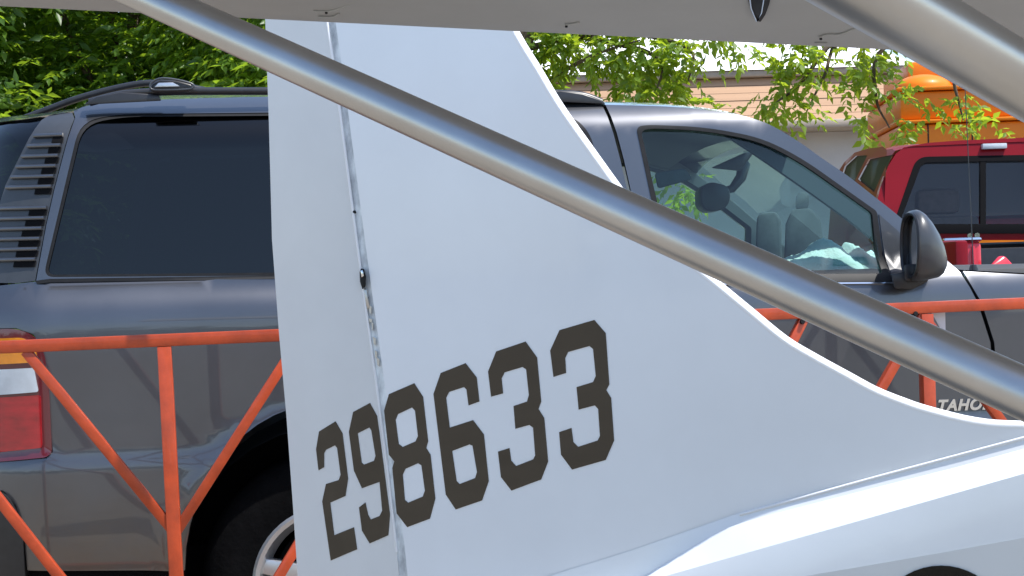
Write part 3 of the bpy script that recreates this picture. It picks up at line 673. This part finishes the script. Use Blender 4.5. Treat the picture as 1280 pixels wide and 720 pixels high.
hull('seat_shape', [inside(x, y, 1.42+o) for x, y in ((946, 272), (952, 265), (970, 265), (976, 274), (978, 330), (944, 330)) for o in (-.05, .05)], M['upholstery'], suv, .012)  # this and the next two: added silhouettes, not the SUV's own seats
hull('seat_shape', [inside(x, y, 1.46+o) for x, y in ((982, 280), (990, 262), (1012, 260), (1026, 274), (1032, 330), (980, 330)) for o in (-.05, .05)], M['upholstery'], suv, .012)
hull('headrest_shape', [inside(x, y, 1.46+o) for x, y in ((994, 262), (995, 244), (1001, 240), (1009, 241), (1012, 247), (1010, 262)) for o in (-.04, .04)], M['upholstery'], suv, .012)
# pale towels bunched on the dashboard
def towel(label, x0p, x1p, off, top, seed):
    r2 = np.random.default_rng(seed); g = 30; rows = []
    a = inside(x0p, 328, off); b = inside(x1p, 328, off); zb_ = 1.304
    for i in range(g):
        u = i/(g-1); row = []
        for j in range(g):
            v = j/(g-1); env = (math.sin(math.pi*min(1, max(0, u)))**.35)*(math.sin(math.pi*v)**.5)
            hh = top*env*(.74+.17*math.sin(u*8+v*2+seed)+.10*math.sin(v*7-u*4+seed)+.05*math.sin(u*19+v*6)) + r2.normal(0, .0015)
            row.append((a[0]+(b[0]-a[0])*u+.012*math.sin(v*9), off-.04+.22*v, zb_+max(0, hh)))
        rows.append(row)
    o = loft('towel', rows, M['towel'], None, True, 60); o.location = tuple(sf.O); o.rotation_euler = (0, 0, sf.yaw)
    tag(o, label, 'towel', 'pale cloths on the SUV dashboard'); return o
towel('larger crumpled pale towel on the dashboard inside the SUV window', 978, 1074, .22, .105, 2)
towel('smaller pale folded towel on the dashboard next to the door mirror', 1056, 1112, .24, .095, 5)
# wheels
def wheel(x, y, flip):
    w_ = lathe('wheel', [(.235, .0), (.30, -.012), (.36, .0), (.385, .03), (.393, .06), (.393, .20), (.385, .23), (.35, .25), (.235, .25)], M['tyre'], suv, 56)
    r = lathe('rim', [(.237, .25), (.237, .0), (.228, -.008), (.215, -.004), (.205, .02), (.19, .06)], M['alloy'], w_, 56)
    lathe('hub', [(.0, .02), (.035, .02), (.05, .03), (.065, .05), (.065, .12)], M['alloy'], w_, 24)
    lathe('brake', [(0, .1), (.17, .1), (.17, .12)], M['chassis'], w_, 24)
    for k in range(5):
        a = 2*math.pi*k/5+.35; ca, sa = math.cos(a), math.sin(a)
        pts = [(ca*r_-sa*s_, y_, sa*r_+ca*s_) for r_, s_, y_ in ((.04, .032, .03), (.04, -.032, .03), (.21, .024, .012), (.21, -.024, .012), (.04, .032, .07), (.04, -.032, .07), (.21, .024, .05), (.21, -.024, .05))]
        hull('spoke', pts, M['alloy'], w_, .006)
    w_.matrix_local = Matrix.Translation((x, y, .397)) @ (Matrix.Rotation(math.pi, 4, 'Z') if flip else Matrix.Identity(4))
WB = sf.on(1510, 700)[0]
for x in (0, WB):
    wheel(x, .07, False); wheel(x, W-.07, True)
    lathe('wheel_well', [(.44, .03), (.46, .4), (.0, .42)], M['chassis'], suv, 30, cen=(x, 0, .44))
box('underbody', (-.9, .3, .28), (WB+.6, W-.3, .5), M['chassis'], suv, .03)
box('rear_valance', (-1.12, .06, .30), (-.47, .28, .5), M['chassis'], suv, .03)
box('sill', (.5, .03, .33), (WB-.5, .12, .47), M['plastic'], suv, .02)
# roof rails
def on_roof(px, py, off): return sf.on(px, py, off)
q_ = lambda pts, off: [on_roof(x, y, off) for x, y in pts]
rail = tube('roof_rail', smooth_line(q_([(112, 128), (150, 118.5), (190, 115), (240, 114), (330, 114), (480, 114), (640, 116), (700, 117), (730, 120), (752, 128)], .24), 6), .0125, M['plastic'], suv, 10, sx=1.3)
hull('rail_foot', [on_roof(x, y, .22+o) for x, y in ((104, 131), (120, 121), (150, 115), (198, 118), (202, 126), (150, 128.5)) for o in (0, .05)], M['plastic'], suv, .004)
hull('rail_foot', [on_roof(x, y, .22+o) for x, y in ((660, 121), (700, 113), (728, 117), (752, 125), (757, 130), (690, 127)) for o in (0, .05)], M['plastic'], suv, .004)
tube('roof_rail', smooth_line(q_([(28, 149), (60, 137), (100, 122.5), (150, 109.5), (188, 104), (230, 108), (270, 116), (300, 124)], W-.24), 6), .014, M['plastic'], suv, 10, sx=1.3)
cb = hull('crossbar_clamp', [on_roof(x, y, .2+o) for x, y in ((187, 112), (190, 104), (200, 99.5), (222, 100.5), (240, 105), (242, 111), (236, 116), (194, 116)) for o in (0, .07)], M['plastic'], suv, .008, 3)
tube('clamp_lever', smooth_line([on_roof(x, y, .195) for x, y in ((188, 110), (190, 103), (202, 98), (222, 100), (240, 105), (241, 110), (228, 112), (196, 112.5))], 5, True), .0035, M['pewter_dark'], suv, 8, closed=True)
hull('clamp_face', [on_roof(x, y, .19+o) for x, y in ((193, 109), (198, 103.5), (216, 103), (225, 108)) for o in (0, .008)], M['alloy'], suv, .002)
# door mirror
def mirror():
    off0 = -.02
    secs = []   # (px centre, py centre, half w px, half h px, local y offset)
    prof = [(1138, 307, 11, 40), (1140, 307, 11.5, 44), (1146, 307, 11, 45), (1154, 309, 9, 42), (1163, 313, 7, 36), (1172, 319, 5, 28), (1179, 324, 3, 18), (1183, 327, 1, 7)]
    rows = []
    for (px, py, sk, hh) in prof:
        r = []
        for k in range(25):
            a = 2*math.pi*k/24; cy = math.copysign(abs(math.cos(a))**.75, math.cos(a)); cz = math.copysign(abs(math.sin(a))**.8, math.sin(a))
            dep = -.09 + cy*(.105*min(1, (hh/40)**.7))
            r.append(sf.on(px-sk*cy, py-hh*cz, dep))
        rows.append(r)
    m = loft('door_mirror', rows, M['pewter_dark'], suv, True, 60)
    g = [rows[0][k]*.93+np.mean(rows[0][:24], 0)*.07+np.array([.012, 0, 0]) for k in range(24)]
    mesh('mirror_glass', g, [tuple(range(24))], M['chrome_dark'], m)
    rim = tube('mirror_rim', [rows[0][k] for k in range(24)], .006, M['plastic'], m, 6, closed=True)
    hull('mirror_base', [sf.on(x, y, o) for x, y in ((1113, 342), (1136, 338), (1162, 344), (1160, 352), (1140, 362), (1118, 361)) for o in (-.07, .05)], M['plastic'], m, .008)
    hull('mirror_arm', [sf.on(x, y, o) for x, y in ((1130, 330), (1150, 330), (1152, 352), (1130, 352)) for o in (-.08, .0)], M['plastic'], m, .008)
M['chrome_dark'] = P_('mirror_silver', (.6, .62, .63), .02, metal=1.)
mirror()
a_ = sf.on(1217, 338, .11); tube('antenna', [a_, sf.on(1204, 60, .15)], [.0018, .0012], M['plastic'], suv, 6)
lathe('antenna_base', [(0, .02), (.01, .018), (.016, 0), (.016, -.03)], M['plastic'], suv, 14); ab = [o for o in suv.children if o.name.startswith('antenna_base')][0]
ab.matrix_local = Matrix.Translation(tuple(a_)) @ Matrix.Rotation(rad(90), 4, 'X')
# chrome lettering on the door
cu = bpy.data.curves.new('badge', 'FONT'); cu.body = 'TAHOE'; cu.size = .062; cu.shear = .28; cu.extrude = .002; cu.space_character = 1.12; cu.offset = .0026
tob = bpy.data.objects.new('badge_curve', cu); COL.objects.link(tob); bpy.context.view_layer.update()
me = bpy.data.meshes.new_from_object(tob.evaluated_get(bpy.context.evaluated_depsgraph_get())); bpy.data.objects.remove(tob)
bo = link('badge', me, M['chrome'], suv, False); pb = sf.surf(1170, 513.5, s_fn)
ext = max(v.co.x for v in me.vertices); wantw = sf.surf(1242, 511, s_fn)[0]-pb[0]-.006
hgt = max(v.co.y for v in me.vertices); wanth = sf.surf(1180, 498.5, s_fn)[2]-sf.surf(1180, 512.5, s_fn)[2]
bo.matrix_local = Matrix.Translation((pb[0], pb[1]-.004, pb[2])) @ Matrix.Rotation(rad(90), 4, 'X') @ Matrix.Diagonal((wantw/ext, wanth/hgt, 1, 1))

# ------------------------------------------------------------------ orange barrier
pL = at(0, 434, 4.1); pR = at(1280, 379, 4.55)
ff = Frame(pL, math.atan2(pR[1]-pL[1], pR[0]-pL[0]))
ba = empty('orange_barrier', ff.O, ff.yaw, 'orange red tubular steel barrier in front of the grey SUV', 'barrier')
fp = lambda x, y, o=0: ff.on(x, y, o)
sd = (0, 1, 0); y_rail = lambda x: 434+(379-434)*x/1280
bar('top_rail', fp(-150, y_rail(-150)), fp(1450, y_rail(1450)), .032, .034, M['orange'], ba, sd, .0022)
zt = fp(600, y_rail(600))[2]
posts = [205.5, 1156.5]
px_of = {}
def post(xt, xb, yb=720):
    a = fp(xt, y_rail(xt)+8); b = fp(xb, yb); t_ = (b-a)/(b-a)[2]; foot = a+t_*(0.02-a[2])
    bar('post', a, foot, .036, .034, M['orange'], ba, sd, .0022); return foot
f1 = post(205.5, 220.5); f2 = post(1156.5, 1166, 720); f0 = post(-148, -128); f4 = post(1445, 1440); f5 = post(690, 694)
def brace(a, b, w=.026): bar('brace', fp(*a, .0), fp(*b, .0), w, .026, M['orange'], ba, sd, .002)
brace((32, y_rail(32)+6), (217, 664)); brace((374, y_rail(374)+6), (221, 664))
brace((-141, y_rail(-141)+6), (212, 896)); brace((385, 660), (232, 914)); brace((1155, y_rail(1155)+6), (1010, 645)); brace((1150, y_rail(1150)+6), (1310, 605)); brace((1006, y_rail(1006)+4), (868, 670)); brace((700, y_rail(700)+6), (862, 670))
bb = [fp(-150, 900), fp(1450, 900)]; zbt = .18
a = fp(-150, 700); b = fp(1450, 660); a[2] = b[2] = zbt; bar('bottom_rail', a, b, .034, .034, M['orange'], ba, sd)
for f in (f1, f2, f0, f4, f5):
    box('foot', (f[0]-.03, f[1]-.28, .0), (f[0]+.03, f[1]+.28, .022), M['orange'], ba, .004)
for x, y in ((1003, 402), (1144, 392)):
    c = fp(x, y, -.014); lathe('bolt', [(0, -.006), (.006, -.006), (.008, .0), (.008, .01)], M['trim'], ba, 10, cen=tuple(c))
pt = [fp(x, y, .024) for x, y in ((1163, 388), (1181.5, 388), (1182, 415.5), (1177, 413))]
hull_t = hull('paper_tag', [p+np.array([0, o, 0]) for p in pt for o in (0, .003)], M['tag'], None); hull_t.location = tuple(ff.O); hull_t.rotation_euler = (0, 0, ff.yaw)
tag(hull_t, 'small pale plate behind the top of the right barrier post', 'plate')

# ------------------------------------------------------------------ aeroplane tail
af = Frame(at(340, 300, 3.95), rad(-29))
ap = empty('airplane_tail', af.O, af.yaw, 'white aeroplane tail fin and fuselage marked 298633', 'airplane')
def bulge(x0, x1): return lambda x, z: -.010*math.sin(math.pi*min(1, max(0, (x-x0)/(x1-x0))))
hinge = [(402, -60), (410, 28), (423, 120), (440, 250), (452, 340), (470, 470), (486, 590), (497, 690), (504, 760)]
te = [(328, -60), (331.5, 24), (336, 150), (340, 300), (349, 420), (358, 520), (366, 630), (372, 720), (375, 760)]
le = [tuple(p) for p in smooth_line([(595, -55), (647, 42), (672, 83), (700, 130), (740, 187), (783, 246), (820, 288), (858, 322), (898, 354), (938, 387), (982, 423), (1020, 446), (1060, 468), (1095, 487), (1128, 500.5), (1162, 512), (1222, 526.5), (1280, 531), (1400, 531), (1520, 526)], 4)]
lxz = af.on(*te[3])[0]
r_fn = bulge(lxz-.02, lxz+.30)
g1 = [(x-1.2, y) for x, y in hinge]
panel(af, 'rudder', te + g1[::-1], [], r_fn, M['rudder'], ap, step=.035, thick=.030, back=True)
g2 = [(x+9.5, y) for x, y in hinge]
finbase = [(1520, 486), (1280, 546), (1100, 594), (925, 642), (790, 689), (690, 720), (640, 738), (560, 762)]
fx0 = af.on(420, 300)[0]; fx1 = af.on(900, 400)[0]
f_fn = bulge(fx0, fx1+.5)
panel(af, 'fin', g2[::-1][:-1] + [g2[0]] + [(x-3, y+2) for x, y in le] + finbase, [], f_fn, M['white'], ap, step=.045, thick=.028, back=True)
# leading edge: a rounded strip
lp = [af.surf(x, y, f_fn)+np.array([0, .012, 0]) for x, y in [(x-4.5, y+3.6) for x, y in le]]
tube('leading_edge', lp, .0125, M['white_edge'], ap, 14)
# hinge gap, its edge bead and fittings
gp = [(x-2, y) for x, y in hinge]+[(x+11, y) for x, y in hinge[::-1]]
panel(af, 'hinge_cove', gp, [], lambda x, z: .002, M['worn'], ap, step=.03, thick=.004)
tube('hinge_bead', [af.surf(x-1.2, y, r_fn)+np.array([0, .001, 0]) for x, y in smooth_line(hinge[1:-1], 4)], .0036, M['white_edge'], ap, 8)
hull('hinge_bracket', [af.on(x, y, o) for x, y in ((449.5, 340), (451, 335.5), (455, 336), (457.5, 345), (457, 358), (453, 362), (450, 352)) for o in (-.012, .01)], M['trim'], ap, .002)
hull('hinge_pin', [af.on(x, y, o) for x, y in ((450.5, 338), (453.5, 337.5), (455, 345), (452, 347)) for o in (-.017, -.010)], M['chrome'], ap, .0015)
hull('hinge_strap', [af.on(x, y, o) for x, y in ((453, 362), (457.5, 360), (462.5, 385), (459, 386)) for o in (-.004, .01)], M['silver'], ap, .001)
for k in (0, 1, 2.3, 4.1, 4.8, 6.9, 9.2, 10):            # flaked paint along the seam
    y = 366+k*8.5+random.uniform(-2, 2); x = float(np.interp(y, [p[1] for p in hinge], [p[0] for p in hinge]))+random.uniform(1, 6); w2 = random.uniform(.8, 2.2); h2 = random.uniform(2, 6)
    hull('paint_flake', [af.on(x+a, y+b, o) for a, b in ((-w2, -h2), (w2, -h2*.6), (w2*.7, h2), (-w2*.6, h2*.7)) for o in (-.0035, .002)], M['trim'] if k == 1 else M['silver'], ap)
for x, y in ((441.8, 265),):
    c = af.on(x, y, -.004); lathe('rivet', [(0, -.003), (.003, -.0025), (.004, 0), (.004, .012)], M['trim'], ap, 10, cen=tuple(c))
# numerals, one piece each
def D(ox, oy, s, pts): return [(ox+x*s, oy+y*s) for x, y in pts]
three_b = D(520, 380, .375, [(447,155),(478,87),(594,53),(632,97),(644,268),(634,287),(650,313),(660,455),(632,520),(520,552),(483,502),(477,427),(518,413),(524,460),(540,476),(605,455),(613,440),(607,350),(596,338),(542,352),(535,277),(590,260),(599,240),(590,150),(578,140),(507,160),(497,180),(500,230),(458,243)])
three_a = D(520, 380, .375, [(240,225),(267,158),(365,125),(403,178),(417,325),(408,350),(427,380),(440,525),(417,585),(318,622),(283,577),(273,492),(311,480),(317,522),(333,540),(390,518),(397,505),(390,412),(378,403),(331,416),(325,340),(370,325),(376,303),(367,218),(355,210),(295,228),(285,248),(290,298),(250,309)])
six = D(520, 380, .375, [(58,300),(82,230),(165,197),(202,245),(211,325),(175,338),(168,285),(160,277),(110,293),(100,313),(112,412),(190,387),(226,435),(242,590),(220,655),(132,685),(99,635)])
six_h = D(520, 380, .375, [(120,490),(178,468),(188,472),(203,560),(197,580),(145,600),(135,590)])
T = 1/3.
eight = D(380, 470, T, [(300,130),(318,68),(413,27),(446,78),(465,245),(458,270),(474,295),(492,460),(472,535),(387,567),(347,515),(331,345),(338,320),(318,295)])
eight_h = [D(380, 470, T, [(343,165),(352,143),(405,118),(416,130),(427,225),(418,245),(370,266),(355,255)]), D(380, 470, T, [(370,370),(380,348),(428,327),(440,335),(453,430),(445,452),(390,475),(378,465)])]
nine = D(380, 470, T, [(168,210),(184,135),(247,101),(274,150),(322,520),(316,597),(246,628),(217,580),(206,493),(230,474),(240,520),(250,538),(283,525),(293,505),(283,397),(217,421),(187,355)])
nine_h = D(380, 470, T, [(201,215),(245,193),(252,203),(268,300),(262,318),(225,332),(216,325)])
two = D(380, 470, T, [(45,275),(56,208),(118,170),(144,215),(165,385),(155,450),(98,475),(113,597),(187,567),(199,650),(100,692),(68,470),(82,405),(130,390),(137,370),(124,270),(116,260),(82,277),(75,290),(75,342),(54,354)])
for nm, o_, h_, fn in (('numeral_two', two, [], r_fn), ('numeral_nine', nine, [nine_h], r_fn), ('numeral_eight', eight, eight_h, f_fn), ('numeral_six', six, [six_h], f_fn), ('numeral_three', three_a, [], f_fn), ('numeral_three', three_b, [], f_fn)):
    panel(af, nm, o_, h_, (lambda f: lambda x, z: f(x, z)-.0012)(fn), M['number'], ap, step=.03, thick=.001)
# fuselage: faceted fabric over stringers
def interp(P):
    xs_, ys_ = zip(*P); return lambda x: float(np.interp(x, xs_, ys_)) if x <= xs_[-1] else ys_[-1]+(x-xs_[-1])*(ys_[-1]-ys_[-2])/(xs_[-1]-xs_[-2])
L0 = interp([(540, 768), (640, 738), (690, 720), (790, 689), (925, 642), (1100, 594), (1280, 546), (1560, 476)])
L2 = interp([(540, 880), (700, 792), (803, 722), (830, 705), (860, 686.5), (890, 669.5), (910, 659.5), (935, 651), (960, 644), (1100, 608), (1200, 583), (1280, 561), (1560, 486)])
L3 = interp([(540, 800), (860, 712), (1060, 655), (1280, 592), (1560, 512)])
L4 = interp([(540, 800), (860, 744), (1060, 711), (1176, 691), (1280, 672), (1560, 620)])
L5 = interp([(540, 840), (860, 860), (1280, 900), (1560, 930)])
cols = sorted(set(list(np.linspace(545, 1560, 48)) + [913, 925]))
def l2c(x): return min(L2(x), L3(x)-3)
bands = [('fillet', [(lambda x: L0(x)-1, -.0115), (lambda x: L0(x)+(l2c(x)-L0(x))*.25, -.0135), (lambda x: L0(x)+(l2c(x)-L0(x))*.55, -.0155), (lambda x: l2c(x), -.020)]),
         ('upper_deck', [(lambda x: l2c(x)-.0, -.021), (lambda x: l2c(x)*.5+L3(x)*.5, -.044), (L3, -.064)]),
         ('side_panel', [(L3, -.065), (lambda x: L3(x)*.5+L4(x)*.5, -.073), (L4, -.078)]),
         ('lower_side', [(L4, -.079), (lambda x: L4(x)*.5+L5(x)*.5, -.047), (L5, -.01)])]
for nm, ls in bands:
    loft(nm, [[af.on(x, fy(x), off) for fy, off in ls] for x in cols], M['white'], ap, True, 70)
loft('far_side', [[af.on(x, L0(x), .02), af.on(x, l2c(x), .10), af.on(x, L3(x), .24), af.on(x, L5(x), .2), af.on(x, L5(x), -.01)] for x in cols], M['white'], ap, True, 25)
tube('fin_edge_bead', [af.on(x, L0(x)+1.5, -.0125) for x in np.linspace(925, 1555, 30)], .0035, M['white_edge'], ap, 8)
rc = [(1176+86*math.cos(a), 793+86*math.sin(a)) for a in np.linspace(0, 2*math.pi, 49)[:-1]]
def ls_off(x, y):
    s_ = (y-L4(x))/(L5(x)-L4(x)); return (-.079+.064*s_ if s_ < .5 else -.047+.074*(s_-.5))-.003
V = [af.on(x, y, ls_off(x, y)) for x, y in rc]; c = af.on(1176, 793, ls_off(1176, 793)); V2 = [v+np.array([0, .002, 0]) for v in V]
n = len(V); mesh('roundel', V+V2+[c], [(i, (i+1) % n, 2*n) for i in range(n)]+[(i, n+i, n+(i+1) % n, (i+1) % n) for i in range(n)], M['number'], ap)
# tail wheel under the fuselage, out of frame
tw = af.on(700, 800); 
hull('tail_spring', [(tw[0]+a, .02+b, c) for b in (-.02, .02) for a, c in ((.45, tw[2]-.02), (.5, tw[2]+.05), (-.02, .12), (.02, .12))], M['silver'], ap, .004)
lathe('tail_wheel', [(0, -.03), (.06, -.035), (.1, -.02), (.1, .02), (.06, .035), (0, .03)], M['tyre'], ap, 24, cen=(tw[0], .02, .1))

# ------------------------------------------------------------------ overhead wing with its struts
wl = at(-120, 2, 2.55); wr = at(1400, 79.5, 2.55)
sp = (wr-wl); span = np.linalg.norm(sp); sp /= span
cf = np.array([0, -1, .20]); cf -= sp*(cf@sp); cf /= np.linalg.norm(cf); nn = np.cross(sp, -cf); nn = nn if nn[2] > 0 else -nn
wg = empty('airplane_wing', (0, 1.2, 0), 0, 'dull silver wing overhead with round silver struts running down from it', 'airplane')
o_ = np.array([0, 1.2, 0.])
prof = [(0.0, .012), (-.0, .004), (.012, -.001), (.05, .0), (.3, -.006), (.6, -.018), (1.0, -.03), (1.3, -.02), (1.42, .02), (1.45, .07), (1.4, .12), (1.2, .17), (.9, .19), (.5, .13), (.2, .06), (.02, .018)]
ribs = np.linspace(-.3, span+.6, 30)
def chord(s):
    x = (wl+sp*s)[0]; yl = 1.08+(.32-x)*(.82 if x < .32 else .3); return max(.35, ((wl+sp*s)[1]-yl)/1.45)  # out-of-view leading edge swept to shade the struts and set their reflections
rows = [[wl+sp*s+cf*c*chord(s)+nn*(h+(.0015*math.cos(s/.3*2*math.pi) if .03 < c < 1.3 and h < 0 else 0)) - o_ for c, h in prof+[prof[0]]] for s in ribs]
loft('wing', rows, M['wing'], wg, True, 40)
mesh('wing_tip', [r for r in rows[0][:-1]]+[r for r in rows[-1][:-1]], [tuple(range(16))[::-1], tuple(range(16, 32))], M['wing'], wg)
S1 = [at(340, 66.5, 1.87), at(1210, 460, 1.36)]; S2 = [at(1197, 53.5, 1.27), at(1280, 102, 1.32)]
def ext(a, b, ka, kb): a = np.array(a); b = np.array(b); return a-(b-a)*ka-o_, b+(b-a)*kb-o_
a, b = ext(*S1, .95, .6); tube('strut', [a, b], .0218, M['silver'], wg, 32)
S1b = b
a2, b2 = ext(*S2, 7., 8.); tube('strut', [a2, b2], .0290, M['silver'], wg, 32)
# underside fittings
wn = nn
def under(px, py, dz=0.):
    return hit(px, py, wl+nn*(-.002), nn)-o_ - nn*dz
def pulley():
    pts = [(932, -22), (936, 0), (940, 12), (946, 22), (951, 23), (957, 14), (962, 0), (966, -22)]
    h = hull('hinge_fairing', [under(x, y, d) for x, y in pts for d in (-.004, .006)], M['trim'], wg, .001)
    tube('fairing_rim', [under(x, y, .007) for x, y in ((936, -20), (939, 4), (946, 21), (952, 10), (957, -20))], .0016, M['chrome'], wg, 6)
    hull('fairing_patch', [under(x, y, d) for x, y in ((952, 23), (960, 24), (967, 14), (975, -20), (962, -20)) for d in (-.003, .0015)], M['wing'], wg)
pulley()
for pts, r in (([(392, 14), (410, 14), (428, 9), (448, 0)], .0016), ([(398, 21), (416, 21), (424, 17)], .0014), ([(706, 31), (716, 30), (724, 28)], .0014), ([(1024, 47), (1034, 43.5), (1050, 43), (1068, 36), (1090, 26)], .0014), ([(1018, 54), (1034, 54)], .0012)):
    tube('fabric_crease', smooth_line([under(x, y, .0) for x, y in pts], 5), r, M['wing'], wg, 6)
for x, y in ((408, 14.5), (1026, 47), (708, 31.5)):
    c = under(x, y, .001); tube('rivet', [c, c-nn*.0025], .0022, M['trim'], wg, 8)
